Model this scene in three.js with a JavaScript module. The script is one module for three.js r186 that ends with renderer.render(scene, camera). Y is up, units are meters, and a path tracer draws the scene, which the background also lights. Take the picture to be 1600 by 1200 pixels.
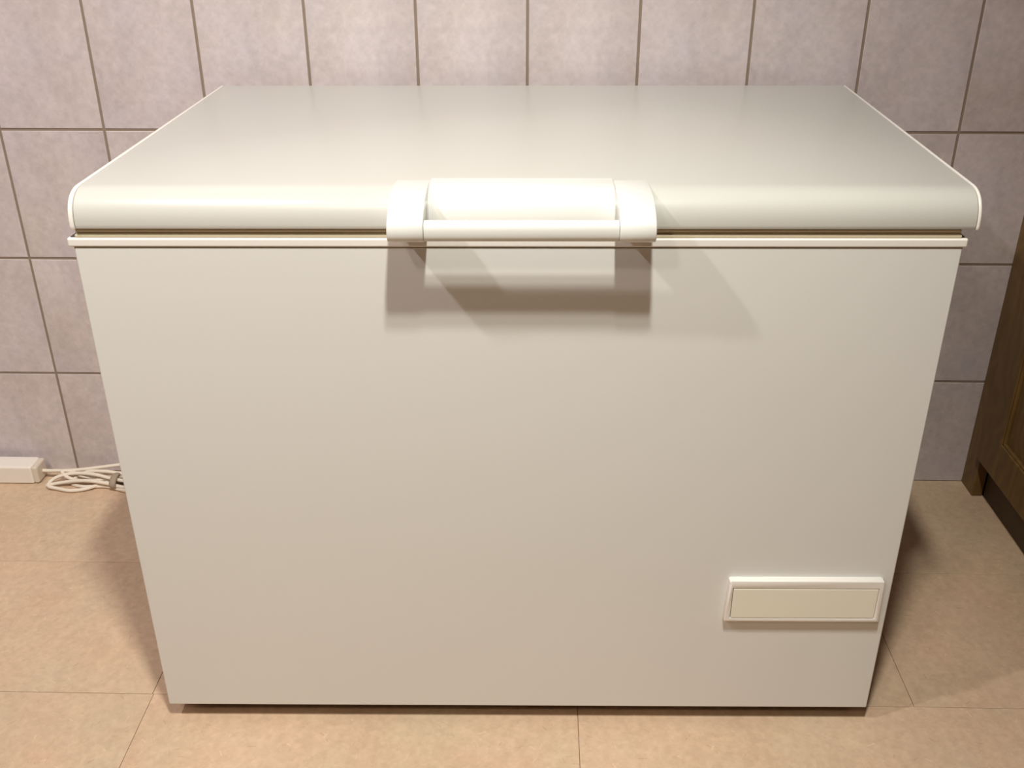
import * as THREE from 'three';
import { RoundedBoxGeometry } from 'three/addons/geometries/RoundedBoxGeometry.js';
import { mergeGeometries, toCreasedNormals } from 'three/addons/utils/BufferGeometryUtils.js';

// ---------------------------------------------------------------- camera, light, exposure
const scene = new THREE.Scene();
scene.background = new THREE.Color(0x000000);
const camera = new THREE.PerspectiveCamera(41.418, 4 / 3, 0.05, 30);
camera.position.set(0.0213, 1.2042, 1.9082);
camera.rotation.set(-0.4731, 0.0267, -0.0026, 'YXZ');
const renderer = new THREE.WebGLRenderer({ antialias: true });
renderer.toneMapping = THREE.LinearToneMapping;
renderer.toneMappingExposure = 0.78;
renderer.shadowMap.enabled = true;
const LAMP = {                       // ceiling spots: heads [x, z], aim point, half angle, candela, colour
  twin: { heads: [[0.07, 1.53], [0.07, 1.66]], aim: [-0.42, 0.2, 0.6], angle: 0.86, power: 8.8, colour: [1.0, 0.985, 0.87] },
  single: { heads: [[-1.38, 1.50]], aim: [-0.7, 0.8, 0.3], angle: 0.95, power: 8.8, colour: [1.0, 0.955, 0.95] },
  globe: { at: [-0.9, 2.48, 2.60], radius: 0.09, power: 3.3, colour: [1.0, 0.88, 0.70] },  // added fill light behind the camera, lifts the shade on the freezer front
  y: 2.47, radius: 0.045,
};
const CEILING = 2.66, LEFT = -2.3, RIGHT = 1.56, FRONT = 3.7;
const FREEZER = { z: 0.7219, turn: 0.0165 };

// ---------------------------------------------------------------- helpers
function rng(seed) { let a = seed >>> 0; return () => { a = (a + 0x6D2B79F5) | 0; let t = Math.imul(a ^ (a >>> 15), 1 | a); t = (t + Math.imul(t ^ (t >>> 7), 61 | t)) ^ t; return ((t ^ (t >>> 14)) >>> 0) / 4294967296; }; }
function noiseField(n, cells, seed) {                     // tileable value noise, n x n
  const r = rng(seed), g = new Float32Array(cells * cells).map(() => r()), out = new Float32Array(n * n);
  for (let y = 0; y < n; y++) for (let x = 0; x < n; x++) {
    const fx = x / n * cells, fy = y / n * cells, ix = Math.floor(fx), iy = Math.floor(fy);
    let u = fx - ix, v = fy - iy; u = u * u * (3 - 2 * u); v = v * v * (3 - 2 * v);
    const X = (ix + 1) % cells, Y = (iy + 1) % cells;
    out[y * n + x] = (g[iy * cells + ix] * (1 - u) + g[iy * cells + X] * u) * (1 - v) + (g[Y * cells + ix] * (1 - u) + g[Y * cells + X] * u) * v;
  }
  return out;
}
function fbm(n, base, octaves, seed, gain = 0.5) {
  const out = new Float32Array(n * n); let a = 1, s = 0;
  for (let o = 0; o < octaves; o++) { const f = noiseField(n, Math.min(n, base << o), seed + o * 17); for (let i = 0; i < out.length; i++) out[i] += a * f[i]; s += a; a *= gain; }
  for (let i = 0; i < out.length; i++) out[i] = out[i] / s - 0.5;
  return out;
}
function makeTexture(n, fn, srgb = true) {                // fn(i, x, y) -> [r, g, b] in 0..255
  const d = new Uint8Array(n * n * 4);
  for (let y = 0; y < n; y++) for (let x = 0; x < n; x++) {
    const i = y * n + x, c = fn(i, x, y);
    for (let k = 0; k < 3; k++) d[i * 4 + k] = Math.max(0, Math.min(255, c[k]));
    d[i * 4 + 3] = 255;
  }
  const t = new THREE.DataTexture(d, n, n);
  t.wrapS = t.wrapT = THREE.RepeatWrapping; t.magFilter = THREE.LinearFilter; t.minFilter = THREE.LinearMipmapLinearFilter; t.generateMipmaps = true;
  if (srgb) t.colorSpace = THREE.SRGBColorSpace;
  t.needsUpdate = true;
  return t;
}
const std = (o) => new THREE.MeshStandardMaterial(o);
const phys = (o) => new THREE.MeshPhysicalMaterial(o);
const taken = new Set();
function numbered(name) { if (!taken.has(name)) { taken.add(name); return name; } let k = 1; while (taken.has(`${name}_${String(k).padStart(3, '0')}`)) k++; const s = `${name}_${String(k).padStart(3, '0')}`; taken.add(s); return s; }
function mesh(name, geo, mat, parent = scene) {
  const m = new THREE.Mesh(geo, mat); m.name = numbered(name); m.castShadow = m.receiveShadow = true; parent.add(m); return m;
}
function thing(name, label, category, pos = [0, 0, 0], turn = 0, group) {
  const g = new THREE.Group(); g.name = numbered(name); g.position.set(...pos); g.rotation.y = turn;
  g.userData = { label, category }; if (group) g.userData.group = group; scene.add(g); return g;
}
function structure(name, geo, mat, label, category) { const m = mesh(name, geo, mat); m.userData = { kind: 'structure', label, category }; return m; }
function box(x0, x1, y0, y1, z0, z1) { const g = new THREE.BoxGeometry(x1 - x0, y1 - y0, z1 - z0); g.translate((x0 + x1) / 2, (y0 + y1) / 2, (z0 + z1) / 2); return g; }
function rbox(x0, x1, y0, y1, z0, z1, r = 0.003, seg = 3) { const g = new RoundedBoxGeometry(x1 - x0, y1 - y0, z1 - z0, seg, r); g.translate((x0 + x1) / 2, (y0 + y1) / 2, (z0 + z1) / 2); return g; }
// planar uv in metres from two axes
function planarUV(g, a, b, scale, ou = 0, ov = 0) {
  const p = g.attributes.position, uv = new Float32Array(p.count * 2);
  for (let i = 0; i < p.count; i++) { uv[i * 2] = p.getComponent(i, a) / scale + ou; uv[i * 2 + 1] = p.getComponent(i, b) / scale + ov; }
  g.setAttribute('uv', new THREE.BufferAttribute(uv, 2)); return g;
}
// a tile facing +z, back at z = 0, chamfered rim; w x h centred
function tileGeometry(w, h, d, c, scale, ou, ov) {
  const o = [[-w / 2, -h / 2], [w / 2, -h / 2], [w / 2, h / 2], [-w / 2, h / 2]], n = [[-w / 2 + c, -h / 2 + c], [w / 2 - c, -h / 2 + c], [w / 2 - c, h / 2 - c], [-w / 2 + c, h / 2 - c]];
  const P = []; const quad = (a, b, e, f) => P.push(...a, ...b, ...e, ...a, ...e, ...f);
  quad([...n[0], d], [...n[1], d], [...n[2], d], [...n[3], d]);
  for (let i = 0; i < 4; i++) { const j = (i + 1) % 4; quad([...o[i], d - c * 0.6], [...o[j], d - c * 0.6], [...n[j], d], [...n[i], d]); quad([...o[i], 0], [...o[j], 0], [...o[j], d - c * 0.6], [...o[i], d - c * 0.6]); }
  quad([...o[3], 0], [...o[2], 0], [...o[1], 0], [...o[0], 0]);
  const g = new THREE.BufferGeometry(); g.setAttribute('position', new THREE.Float32BufferAttribute(P, 3)); g.computeVertexNormals();
  return planarUV(g, 0, 1, scale, ou, ov);
}
// crease in a larger unit: the addon welds points closer than a hundredth
function creased(g, angle) { g.scale(200, 200, 200); const k = toCreasedNormals(g, angle); k.scale(1 / 200, 1 / 200, 1 / 200); return k; }
// profile given as [z, y] points, extruded along x from x0 to x1
function profileX(pts, x0, x1, bevel = 0, crease = 0.5) {
  const s = new THREE.Shape(pts.map(([z, y]) => new THREE.Vector2(z, y)));
  const g = new THREE.ExtrudeGeometry(s, { depth: x1 - x0 - 2 * bevel, bevelEnabled: bevel > 0, bevelThickness: bevel, bevelSize: bevel, bevelOffset: -bevel, bevelSegments: 2, curveSegments: 1 });
  g.translate(0, 0, bevel); g.rotateY(-Math.PI / 2);      // shape x -> z, extrusion z -> -x
  g.translate(0, 0, 0);
  const p = g.attributes.position;                        // rotateY(-90): (x, y, z) -> (-z, y, x)
  for (let i = 0; i < p.count; i++) p.setX(i, x1 + p.getX(i));
  return creased(g, crease);
}
const tube = (pts, r, seg, closed = false) => new THREE.TubeGeometry(new THREE.CatmullRomCurve3(pts.map((p) => new THREE.Vector3(...p)), closed, 'centripetal'), seg, r, 8, closed);

// ---------------------------------------------------------------- materials
const N = 512;
const nA = fbm(N, 4, 5, 11, 0.55), nB = fbm(N, 6, 4, 71, 0.5), nC = fbm(N, 64, 3, 131, 0.7), nD = fbm(N, 3, 4, 201, 0.5);
const wallTileMap = makeTexture(N, (i) => {
  const m = nA[i] * 46 + nC[i] * 22, w = nB[i] * 20;
  return [199 + m + w * 0.2, 188 + m, 190 + m - w * 0.6];
});
const floorMap = (() => {
  const r = rng(5), spots = new Float32Array(N * N);
  for (let k = 0; k < 900; k++) {                         // small dark and pale specks and short scuffs
    const x = r() * N, y = r() * N, s = r() < 0.65 ? -1 : 1, len = r() < 0.75 ? 1 : 3 + r() * 9, a = r() * 6.28, v = s * (8 + r() * 16);
    for (let t = 0; t < len; t++) { const X = (Math.floor(x + t * Math.cos(a)) + N) % N, Y = (Math.floor(y + t * Math.sin(a)) + N) % N; spots[Y * N + X] += v; }
  }
  return makeTexture(N, (i) => {
    const m = nD[i] * 16 + nA[i] * 8 + nC[i] * 24, p = nB[i] * 24 + nD[i] * 14, s = spots[i];
    return [208 + m + s + p * 0.25, 180 + m + s - p * 0.28, 154 + m * 0.95 + s - p * 0.25];
  });
})();
const bumpMap = makeTexture(N, (i) => { const v = 128 + nC[i] * 150 + nA[i] * 60; return [v, v, v]; }, false);
const woodMap = (() => {
  const s = fbm(N, 4, 4, 311);
  return makeTexture(N, (i, x, y) => {
    const warp = s[y * N + x] * 26, g = Math.sin((x * 0.19 + warp) * 1.0) * 0.5 + nC[(Math.floor(y / 14) % N) * N + x] * 1.6;
    const v = g * 10 + nA[i] * 16; return [124 + v, 104 + v, 72 + v * 0.8];
  });
})();
const M = {
  grout: std({ color: 0x8d7d70, roughness: 0.95, bumpMap, bumpScale: 0.0006 }),
  wallTile: phys({ map: wallTileMap, roughness: 0.42, bumpMap, bumpScale: 0.0004, clearcoat: 0.15, clearcoatRoughness: 0.35 }),
  floorTile: std({ map: floorMap, roughness: 0.55 }),
  floorBed: std({ color: 0x7d6852, roughness: 1 }),
  paint: std({ color: 0x6e5234, roughness: 0.9 }),
  ceilingPaint: std({ color: 0x90785c, roughness: 0.95 }),  // brown, darkened to cut the light bounced off the unseen ceiling
  enamel: phys({ color: 0xe2e2e1, roughness: 0.42, bumpMap, bumpScale: 0.00005 }),
  lidEnamelDimmed: phys({ color: 0xcecdc9, roughness: 0.33, clearcoat: 0.25, clearcoatRoughness: 0.3 }),  // same white enamel, darkened to offset the strong overhead light on the lid
  trimPlastic: phys({ color: 0xeeeae6, roughness: 0.35 }),
  handlePlastic: phys({ color: 0xe4e4e2, roughness: 0.28, clearcoat: 0.3, clearcoatRoughness: 0.2 }),
  gasket: std({ color: 0xd2c7ae, roughness: 0.8 }),
  linerGrey: std({ color: 0xd8d2c6, roughness: 0.7 }),
  insert: phys({ color: 0xf2efe2, roughness: 0.4 }),
  insertGroove: std({ color: 0x7d715d, roughness: 0.8 }),
  underside: std({ color: 0xa09c94, roughness: 0.9 }),
  footRubber: std({ color: 0x8a7f72, roughness: 0.8 }),
  steelDark: std({ color: 0x6b675f, roughness: 0.5, metalness: 0.6 }),
  strip: phys({ color: 0xeee6df, roughness: 0.45 }),
  stripCap: phys({ color: 0xd9cdbf, roughness: 0.5 }),
  cord: std({ color: 0xe9ddcf, roughness: 0.55 }),
  tie: std({ color: 0xa09080, roughness: 0.7 }),
  wood: phys({ map: woodMap, color: 0xf0dcb4, roughness: 0.5 }),
  plinthBoard: std({ color: 0x5a4a38, roughness: 0.7 }),
  worktop: std({ color: 0x9a8f80, roughness: 0.5 }),
  lampMetal: std({ color: 0xd8d4cc, roughness: 0.4, metalness: 0.3 }),
};

// ---------------------------------------------------------------- the room
const T = 0.12;
// back wall: mortar bed with single tiles
const TW = 0.2, TH = 0.2582, TY0 = -0.016, GROUT = 0.005, TD = 0.006;
const wallBack = structure('wall_back', planarUV(box(LEFT - T, RIGHT + T, -T, CEILING + T, -T - TD, -0.0016), 0, 1, 0.6), M.grout, 'tiled back wall of pale mauve beige ceramic tiles with grey brown joints', 'wall');
{
  const r = rng(41), variants = {};
  const get = (w, h, k) => variants[`${w.toFixed(3)}_${h.toFixed(3)}_${k}`] ??= tileGeometry(w, h, TD, 0.0009, 0.62, k * 0.37, k * 0.61 + 0.2);
  const edges = []; for (let x = -0.8 - 8 * TW; x < RIGHT + TW; x += TW) edges.push(x);
  for (let j = 0; j < 11; j++) for (let i = 0; i + 1 < edges.length; i++) {
    const x0 = Math.max(edges[i], LEFT), x1 = Math.min(edges[i + 1], RIGHT); if (x1 - x0 < 0.03) continue;
    const y0 = Math.max(TY0 + j * TH, -GROUT / 2), y1 = Math.min(TY0 + (j + 1) * TH, CEILING); if (y1 - y0 < 0.03) continue;
    const t = mesh('tile', get(x1 - x0 - GROUT, y1 - y0 - GROUT, Math.floor(r() * 7)), M.wallTile, wallBack);
    t.position.set((x0 + x1) / 2, (y0 + y1) / 2, -TD + (r() - 0.5) * 0.0005);
    t.rotation.x = (r() - 0.5) * 0.0024; t.rotation.y = (r() - 0.5) * 0.0024;
  }
}
structure('wall_left', box(LEFT - T, LEFT, -T, CEILING + T, -0.0016, FRONT + T), M.paint, 'plain painted side wall beyond the power strip', 'wall');
structure('wall_right', box(RIGHT, RIGHT + T, -T, CEILING + T, -0.0016, FRONT + T), M.paint, 'plain painted side wall behind the dark cabinet', 'wall');
structure('wall_front', box(LEFT, RIGHT, -T, CEILING + T, FRONT, FRONT + T), M.paint, 'plain painted wall facing the freezer', 'wall');
structure('ceiling', box(LEFT, RIGHT, CEILING, CEILING + T, -0.0016, FRONT), M.ceilingPaint, 'plain dull brown ceiling over the freezer', 'ceiling');
const floor = structure('floor', box(LEFT, RIGHT, -T, -0.0025, -0.0016, FRONT), M.floorBed, 'beige mottled vinyl tile floor with fine dark seams', 'floor');
{
  const r = rng(77), GAP = 0.0009, rows = [-0.016, 0.331, 0.678];
  while (rows[rows.length - 1] < FRONT) rows.push(rows[rows.length - 1] + 0.347);
  const seams = [[-2.75, -2.0, -1.25, -0.5, 0.25, 1.0, 1.75], [-2.45, -1.832, -1.216, -0.6, 0.016, 0.6325, 1.25, 1.87], [-2.68, -1.99, -1.292, -0.598, 0.0925, 0.95, 1.64, 2.33]];
  let n = 0;
  for (let j = 0; j + 1 < rows.length; j++) {
    const s = seams[j < 3 ? j : (j * 2) % 3];
    for (let i = 0; i + 1 < s.length; i++) {
      const x0 = Math.max(s[i], LEFT), x1 = Math.min(s[i + 1], RIGHT), z0 = Math.max(rows[j], 0), z1 = Math.min(rows[j + 1], FRONT);
      if (x1 - x0 < 0.03 || z1 - z0 < 0.03) continue;
      const g = tileGeometry(x1 - x0 - GAP, z1 - z0 - GAP, 0.0025, 0.0006, 0.6, r(), r());
      const t = mesh('floor_tile', g, M.floorTile, floor); t.rotation.x = -Math.PI / 2; t.position.set((x0 + x1) / 2, -0.0025 + (n++ % 3) * 0.00012 - 0.00024, (z0 + z1) / 2);
    }
  }
}

// ---------------------------------------------------------------- chest freezer (local z = 0 is the front of its body)
const XL = -0.5504, XR = 0.542, ZB = -0.672;
const fz = thing('chest_freezer', 'large white chest freezer with wide bar handle standing against the tiled wall', 'freezer', [0, 0, FREEZER.z], FREEZER.turn);
{
  // body: steel shell, folded edges
  const shell = mesh('body', planarUV(rbox(XL, XR, 0.030, 0.7865, ZB, 0, 0.0025, 3), 0, 1, 0.5), M.enamel, fz);
  mesh('base_plate', box(XL + 0.022, XR - 0.012, 0.012, 0.0305, ZB + 0.03, -0.020), M.underside, shell);
  for (const [x, z] of [[XL + 0.06, -0.06], [XR - 0.05, -0.06], [XL + 0.05, ZB + 0.06], [XR - 0.05, ZB + 0.06]]) {
    const f = new THREE.LatheGeometry([[0, 0], [0.019, 0], [0.021, 0.003], [0.021, 0.010], [0.012, 0.012], [0.012, 0.019], [0, 0.019]].map(([a, b]) => new THREE.Vector2(a, b)), 20);
    f.translate(x, 0, z); mesh('foot', f, M.footRubber, fz);
  }
  // white plastic rim frame around the mouth of the body (L profile, mitred run along front and sides)
  const x0 = XL - 0.006, x1 = XR + 0.004, zf = 0.0022;
  const rim = mesh('rim_trim', mergeGeometries([
    rbox(x0, x1, 0.7858, 0.7972, -0.035, zf, 0.0025, 3), rbox(x0, x0 + 0.04, 0.7858, 0.7972, ZB - 0.003, 0, 0.0025, 2),
    rbox(x1 - 0.04, x1, 0.7858, 0.7972, ZB - 0.003, 0, 0.0025, 2), rbox(x0, x1, 0.7858, 0.7972, ZB - 0.003, ZB + 0.04, 0.0025, 2)]), M.trimPlastic, fz);
  mesh('seam', box(XL + 0.001, XR - 0.001, 0.7848, 0.7863, ZB, 0.0006), M.insertGroove, rim);
  // magnetic gasket in the gap
  const gx0 = XL + 0.004, gx1 = XR - 0.004, gs = [];
  for (let k = 0; k < 3; k++) { const y = 0.7972 + k * 0.0038; gs.push(rbox(gx0 + k * 0.001, gx1 - k * 0.001, y - 0.0002, y + 0.0044, ZB + 0.012, 0.0005 - (k === 1 ? 0.003 : 0), 0.0015, 2)); }
  mesh('gasket', mergeGeometries(gs), M.gasket, fz);

  // lid: profile in [z, y]
  const LX0 = -0.5475, LX1 = 0.5540, yb = 0.8095, yt = 0.8545, zr = ZB + 0.003, zN = 0.0060;
  const lidProfile = (d, lower = 0) => {
    const p = [[zr - d * 0.5, yb - lower], [zN - 0.004 + d, yb - lower], [zN + d - 0.0008, yb + 0.0012 - lower], [zN + d, yb + 0.004 - lower]];
    const nose = new THREE.CubicBezierCurve(new THREE.Vector2(zN + d, 0.8150 - lower), new THREE.Vector2(zN + d, 0.8400 + d), new THREE.Vector2(-0.008 + d, yt + d), new THREE.Vector2(-0.036, yt + d));
    for (const q of nose.getPoints(22)) p.push([q.x, q.y]);
    p.push([-0.054, yt + d]);
    for (let k = 1; k <= 5; k++) { const t = k / 5 * Math.PI / 2; p.push([zr + 0.012 - (0.012 + d) * Math.sin(t), yt - 0.012 + (0.012 + d) * Math.cos(t)]); }
    return p;
  };
  // the lid hangs a little askew on its hinges
  const askew = (g) => { const p = g.attributes.position; for (let i = 0; i < p.count; i++) { const z = p.getZ(i); if (z < 0) p.setX(i, p.getX(i) - z * (0.026 + 0.012 * p.getX(i))); } return g; };
  const lid = mesh('lid', askew(profileX(lidProfile(0), LX0 + 0.0072, LX1 - 0.0050, 0.0004)), M.lidEnamelDimmed, fz);
  mesh('seam', askew(profileX(lidProfile(-0.0012), LX0 + 0.0060, LX0 + 0.0074)), M.insertGroove, lid);
  mesh('seam', askew(profileX(lidProfile(-0.0012), LX1 - 0.0052, LX1 - 0.0038)), M.insertGroove, lid);
  mesh('side_cap', askew(profileX(lidProfile(0.0004, 0.001), LX0, LX0 + 0.0062, 0.002)), M.trimPlastic, lid);
  mesh('side_cap', askew(profileX(lidProfile(0.0004, 0.001), LX1 - 0.0040, LX1, 0.0015)), M.trimPlastic, lid);

  // handle: group with brackets, grip bar and glossy cover plate
  const h = new THREE.Group(); h.name = numbered('handle'); h.userData.label = 'glossy white bar handle with two wide brackets'; fz.add(h);
  // cover plate that follows the lid
  const cover = lidProfile(0.0022), coverPts = cover.filter(([z, y]) => z > -0.068);
  const inner = lidProfile(-0.002).filter(([z, y]) => z > -0.068).reverse();
  mesh('cover_plate', profileX([...coverPts.slice(1), ...inner.slice(0, -1)], -0.1105, 0.1140, 0.0006), M.handlePlastic, h);
  // wedge bracket profile
  const bp = [];
  const top = new THREE.CubicBezierCurve(new THREE.Vector2(-0.060, 0.8537), new THREE.Vector2(-0.012, 0.8590), new THREE.Vector2(0.040, 0.8590), new THREE.Vector2(0.0640, 0.8345));
  for (const p of top.getPoints(18)) bp.push([p.x, p.y]);
  const low = new THREE.CubicBezierCurve(new THREE.Vector2(0.0660, 0.8290), new THREE.Vector2(0.0680, 0.8165), new THREE.Vector2(0.062, 0.8117), new THREE.Vector2(0.0540, 0.8115));
  for (const p of low.getPoints(8)) bp.push([p.x, p.y]);
  bp.push([0.010, 0.8125], [0.0035, 0.8160], [0.001, 0.8300], [-0.01, 0.8440], [-0.055, 0.8520]);
  bp.reverse();
  mesh('bracket', profileX(bp, -0.1545, -0.1118, 0.0018, 0.6), M.handlePlastic, h);
  mesh('bracket', profileX(bp, 0.1150, 0.1577, 0.0018, 0.6), M.handlePlastic, h);
  // grip bar, rounded D section
  const gp = [];
  for (let k = 0; k < 28; k++) { const t = k / 28 * Math.PI * 2, c = Math.cos(t), s = Math.sin(t); gp.push([0.0545 + 0.0105 * Math.sign(c) * Math.pow(Math.abs(c), 0.8), 0.8248 + 0.0122 * Math.sign(s) * Math.pow(Math.abs(s), 0.8)]); }
  mesh('grip_bar', profileX(gp, -0.1114, 0.1146, 0, 0.7), M.handlePlastic, h);

  // name plate cover low on the front
  const p0 = 0.3005, p1 = 0.5290, q0 = 0.2095, q1 = 0.2840, pz = 0.0115;
  const frameShape = new THREE.Shape([[p0 + 0.001, q0], [p1 - 0.001, q0], [p1, q0 + 0.003], [p1 - 0.003, q1 - 0.002], [p1 - 0.006, q1], [p0 + 0.006, q1], [p0 + 0.003, q1 - 0.002], [p0, q0 + 0.003]].map(([x, y]) => new THREE.Vector2(x, y)));
  const hole = new THREE.Path([[p0 + 0.0090, q0 + 0.0070], [p1 - 0.0090, q0 + 0.0070], [p1 - 0.0090, q1 - 0.0140], [p0 + 0.0090, q1 - 0.0140]].reverse().map(([x, y]) => new THREE.Vector2(x, y)));
  frameShape.holes.push(hole);
  const pf = new THREE.ExtrudeGeometry(frameShape, { depth: pz - 0.0055, bevelEnabled: true, bevelThickness: 0.0035, bevelSize: 0.0010, bevelOffset: -0.0010, bevelSegments: 3 });
  pf.translate(0, 0, 0.001);
  const plate = mesh('cover_panel', creased(pf, 0.9), M.trimPlastic, fz);
  mesh('recess', box(p0 + 0.007, p1 - 0.007, q0 + 0.005, q1 - 0.012, 0, 0.0070), M.insertGroove, plate);
  const ins = mesh('insert', rbox(p0 + 0.0097, p1 - 0.0097, q0 + 0.0077, q1 - 0.0147, 0.002, pz - 0.0008, 0.0006, 2), M.insert, plate);
  ins.userData.label = 'blank pale cream insert';
}

// ---------------------------------------------------------------- cabinet to the right (its doors face the freezer)
{
  const FX = 0.955, L = 0.62, H = 0.86;
  const c = thing('base_cabinet', 'dark olive brown wooden base cabinet with panelled door on the right wall', 'cabinet', [FX, 0, 0.001]);
  const uvw = (g) => planarUV(g, 2, 1, 0.5);
  mesh('carcass', uvw(box(0.006, 0.598, 0.100, H, 0.002, L)), M.wood, c);
  mesh('filler_strip', uvw(rbox(-0.002, 0.02, 0.0005, H, 0.0, 0.060, 0.002, 2)), M.wood, c);
  mesh('plinth', uvw(box(0.024, 0.045, 0.0005, 0.100, 0.058, L)), M.plinthBoard, c);
  mesh('side_panel', uvw(box(0.045, 0.598, 0.0005, 0.100, L - 0.018, L)), M.wood, c);
  const d = new THREE.Group(); d.name = numbered('door'); c.add(d);
  const z0 = 0.066, z1 = L - 0.002, y0 = 0.102, y1 = H - 0.004, s = 0.088, xa = -0.016, xb = 0.004;
  mesh('stile', uvw(rbox(xa, xb, y0, y1, z0, z0 + s, 0.002, 2)), M.wood, d);
  mesh('stile', uvw(rbox(xa, xb, y0, y1, z1 - s, z1, 0.002, 2)), M.wood, d);
  mesh('rail', uvw(rbox(xa, xb, y0, y0 + s - 0.008, z0 + s, z1 - s, 0.002, 2)), M.wood, d);
  mesh('rail', uvw(rbox(xa, xb, y1 - s, y1, z0 + s, z1 - s, 0.002, 2)), M.wood, d);
  mesh('panel', uvw(box(xa + 0.009, xb, y0 + s - 0.012, y1 - s + 0.004, z0 + s - 0.004, z1 - s + 0.004)), M.wood, d);
  const bead = (g) => g;
  mesh('bead', mergeGeometries([
    rbox(xa + 0.003, xa + 0.010, y0 + s - 0.010, y0 + s - 0.003, z0 + s - 0.001, z1 - s + 0.001, 0.002, 2),
    rbox(xa + 0.003, xa + 0.010, y0 + s - 0.010, y1 - s, z0 + s - 0.001, z0 + s + 0.005, 0.002, 2),
    rbox(xa + 0.003, xa + 0.010, y0 + s - 0.010, y1 - s, z1 - s - 0.005, z1 - s + 0.001, 0.002, 2)].map(uvw)), M.wood, d);
  const w = mesh('worktop', planarUV(rbox(FX - 0.025, RIGHT - 0.001, H + 0.0005, H + 0.0385, 0.001, L + 0.01, 0.004, 3), 0, 2, 0.5), M.worktop);
  w.userData = { label: 'plain grey brown worktop slab lying on the dark cabinet', category: 'worktop' };
}

// ---------------------------------------------------------------- power strip and cord on the floor at the left
{
  const s = thing('power_strip', 'white power strip with bundled cord on the floor along the tiled wall', 'power strip', [-1.10, 0, 0.036]);
  mesh('housing', rbox(-0.42, 0.028, 0.0005, 0.044, -0.022, 0.024, 0.005, 4), M.strip, s);
  mesh('end_cap', rbox(0.026, 0.040, 0.0015, 0.043, -0.021, 0.023, 0.0055, 4), M.stripCap, s);
  mesh('lead', tube([[0.034, 0.021, 0], [0.07, 0.0215, 0.001], [0.12, 0.024, 0.000], [0.17, 0.030, -0.002], [0.215, 0.036, -0.004], [0.26, 0.040, -0.008], [0.34, 0.020, -0.012], [0.40, 0.0045, -0.010]], 0.0040, 70), M.cord, s);

  const c = new THREE.Group(); c.name = numbered('cord_bundle'); c.position.set(0.15, 0, 0.026); c.userData.label = 'off white cord folded into a tied bundle'; s.add(c);
  const r = 0.0040;
  // one run of cable folded back and forth, then tied
  const runs = [
    [-0.088, 0.007, 0.012], [-0.05, 0.012, 0.006], [0.0, 0.019, 0.010], [0.05, 0.016, 0.016], [0.085, 0.010, 0.020], [0.105, 0.008, 0.012], [0.095, 0.009, 0.000],
    [0.05, 0.010, -0.004], [0.0, 0.0055, 0.022], [-0.03, 0.005, 0.028], [-0.06, 0.006, 0.022], [-0.082, 0.009, 0.016], [-0.078, 0.015, 0.002], [-0.055, 0.021, -0.010],
    [-0.02, 0.024, -0.012], [0.02, 0.025, -0.004], [0.055, 0.021, 0.004], [0.09, 0.019, 0.010], [0.112, 0.014, 0.004], [0.10, 0.016, -0.012],
    [0.06, 0.017, -0.010], [0.02, 0.012, -0.004], [-0.02, 0.013, 0.000], [-0.05, 0.019, -0.006], [-0.062, 0.026, -0.016], [-0.045, 0.024, -0.020], [-0.02, 0.016, -0.014],
    [0.01, 0.009, -0.016], [0.05, 0.006, -0.018], [0.09, 0.0055, -0.010], [0.115, 0.006, -0.002], [0.14, 0.005, 0.004], [0.20, 0.0042, 0.006], [0.26, 0.0042, -0.01],
  ];
  mesh('cable', tube(runs, r, 420), M.cord, c);
  const loop2 = [[-0.040, 0.0045, -0.004], [-0.01, 0.005, 0.012], [0.04, 0.0055, 0.010], [0.09, 0.005, 0.026], [0.13, 0.0045, 0.030], [0.17, 0.0045, 0.02], [0.18, 0.0045, 0.0], [0.14, 0.013, -0.006], [0.08, 0.022, -0.012], [0.03, 0.027, -0.016], [-0.01, 0.022, -0.020], [-0.035, 0.010, -0.016]];
  mesh('cable', tube(loop2, r, 200, true), M.cord, c);
  const tie = new THREE.TorusGeometry(0.0145, 0.0035, 8, 28); tie.rotateY(Math.PI / 2); tie.scale(2.2, 0.85, 1.35); tie.translate(0.062, 0.0155, 0.003);
  mesh('tie', tie, M.tie, c);
}

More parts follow.
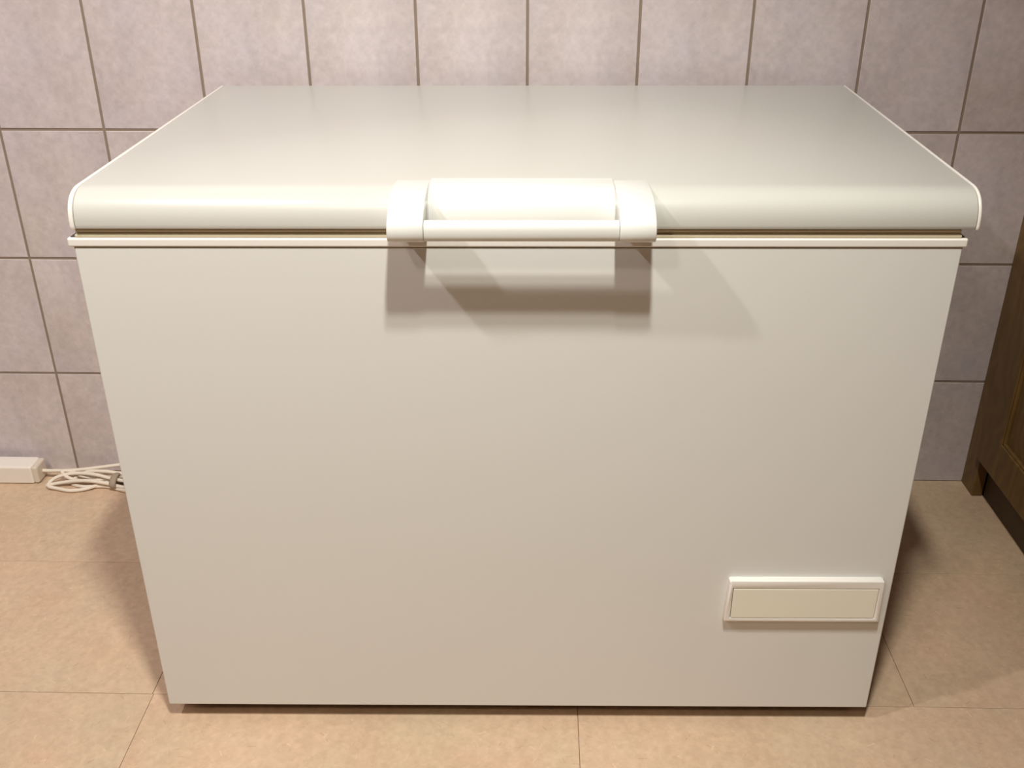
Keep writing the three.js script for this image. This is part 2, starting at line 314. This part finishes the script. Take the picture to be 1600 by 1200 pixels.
// ---------------------------------------------------------------- ceiling spot lamps (above and in front of the frame)
function ceilingSpot(label, spec) {
  const cx = spec.heads.reduce((a, g) => a + g[0], 0) / spec.heads.length, cz = spec.heads.reduce((a, g) => a + g[1], 0) / spec.heads.length;
  const t = thing('ceiling_spot_lamp', label, 'lamp', [cx, CEILING, cz]);
  const span = Math.max(...spec.heads.map((g) => Math.abs(g[1] - cz))), drop = CEILING - LAMP.y;
  mesh('base', rbox(-0.04, 0.04, -0.026, -0.001, -span - 0.06, span + 0.06, 0.008, 3), M.lampMetal, t);
  const col = new THREE.Color().setRGB(...spec.colour), R = LAMP.radius;
  for (const [x, z] of spec.heads) {
    const at = new THREE.Vector3(x - cx, -drop, z - cz), aim = new THREE.Vector3(spec.aim[0] - cx, spec.aim[1] - CEILING, spec.aim[2] - cz), dir = aim.clone().sub(at).normalize();
    const q = new THREE.Quaternion().setFromUnitVectors(new THREE.Vector3(0, -1, 0), dir);
    const place = (g) => g.applyQuaternion(q).translate(at.x, at.y, at.z);
    const st = new THREE.CylinderGeometry(0.008, 0.008, drop - 0.085, 12); st.translate(at.x, -0.02 - (drop - 0.085) / 2, at.z); mesh('stem', st, M.lampMetal, t);
    const can = new THREE.LatheGeometry([[0.0, 0.100], [R * 0.55, 0.098], [R * 0.9, 0.075], [R * 1.12, 0.02], [R * 1.16, 0.0], [R * 1.06, 0.0], [R * 1.02, 0.012], [0.0, 0.014]].map(([a, b]) => new THREE.Vector2(a, b)), 32);
    const head = mesh('head', place(can), M.lampMetal, t);
    const ln = new THREE.CylinderGeometry(R, R, 0.004, 32); ln.translate(0, 0.008, 0);
    mesh('lens', place(ln), std({ color: 0xf2ece0, roughness: 0.4, emissive: col, emissiveIntensity: 4 }), head);
    const l = new THREE.SpotLight(col, spec.power, 0, spec.angle, 1, 2); l.position.copy(at).addScaledVector(dir, 0.004); l.target.position.copy(aim); l.castShadow = true; l.shadow.radius = R / 0.02; l.name = numbered('lamp_light'); l.target.name = numbered('lamp_aim'); t.add(l, l.target);
  }
}
ceilingSpot('ceiling lamp with two spot heads above the floor facing the freezer', LAMP.twin);
ceilingSpot('ceiling lamp with one spot head nearer the plain side wall', LAMP.single);
{
  const sp = LAMP.globe, [x, y, z] = sp.at, col = new THREE.Color().setRGB(...sp.colour), drop = CEILING - y;
  const t = thing('added_fill_globe', 'added globe light out of view that fills in the freezer front', 'lamp', [x, CEILING, z]);  // invented fixture, carries the added fill light
  mesh('base', new THREE.CylinderGeometry(0.07, 0.06, 0.03, 32).translate(0, -0.016, 0), M.lampMetal, t);
  mesh('socket', new THREE.CylinderGeometry(0.03, 0.03, drop - 0.03 - sp.radius * 0.9, 20).translate(0, -0.03 - (drop - 0.03 - sp.radius * 0.9) / 2, 0), M.lampMetal, t);
  mesh('globe', new THREE.SphereGeometry(sp.radius, 32, 20).translate(0, -drop, 0), std({ color: 0xf2ece0, roughness: 0.4, emissive: col, emissiveIntensity: 4 }), t);
  const l = new THREE.PointLight(col, sp.power, 0, 2); l.position.set(0, -drop, 0); l.castShadow = true; l.shadow.radius = sp.radius / 0.02 * 0.95; l.name = numbered('lamp_light'); t.add(l);
}

renderer.render(scene, camera);
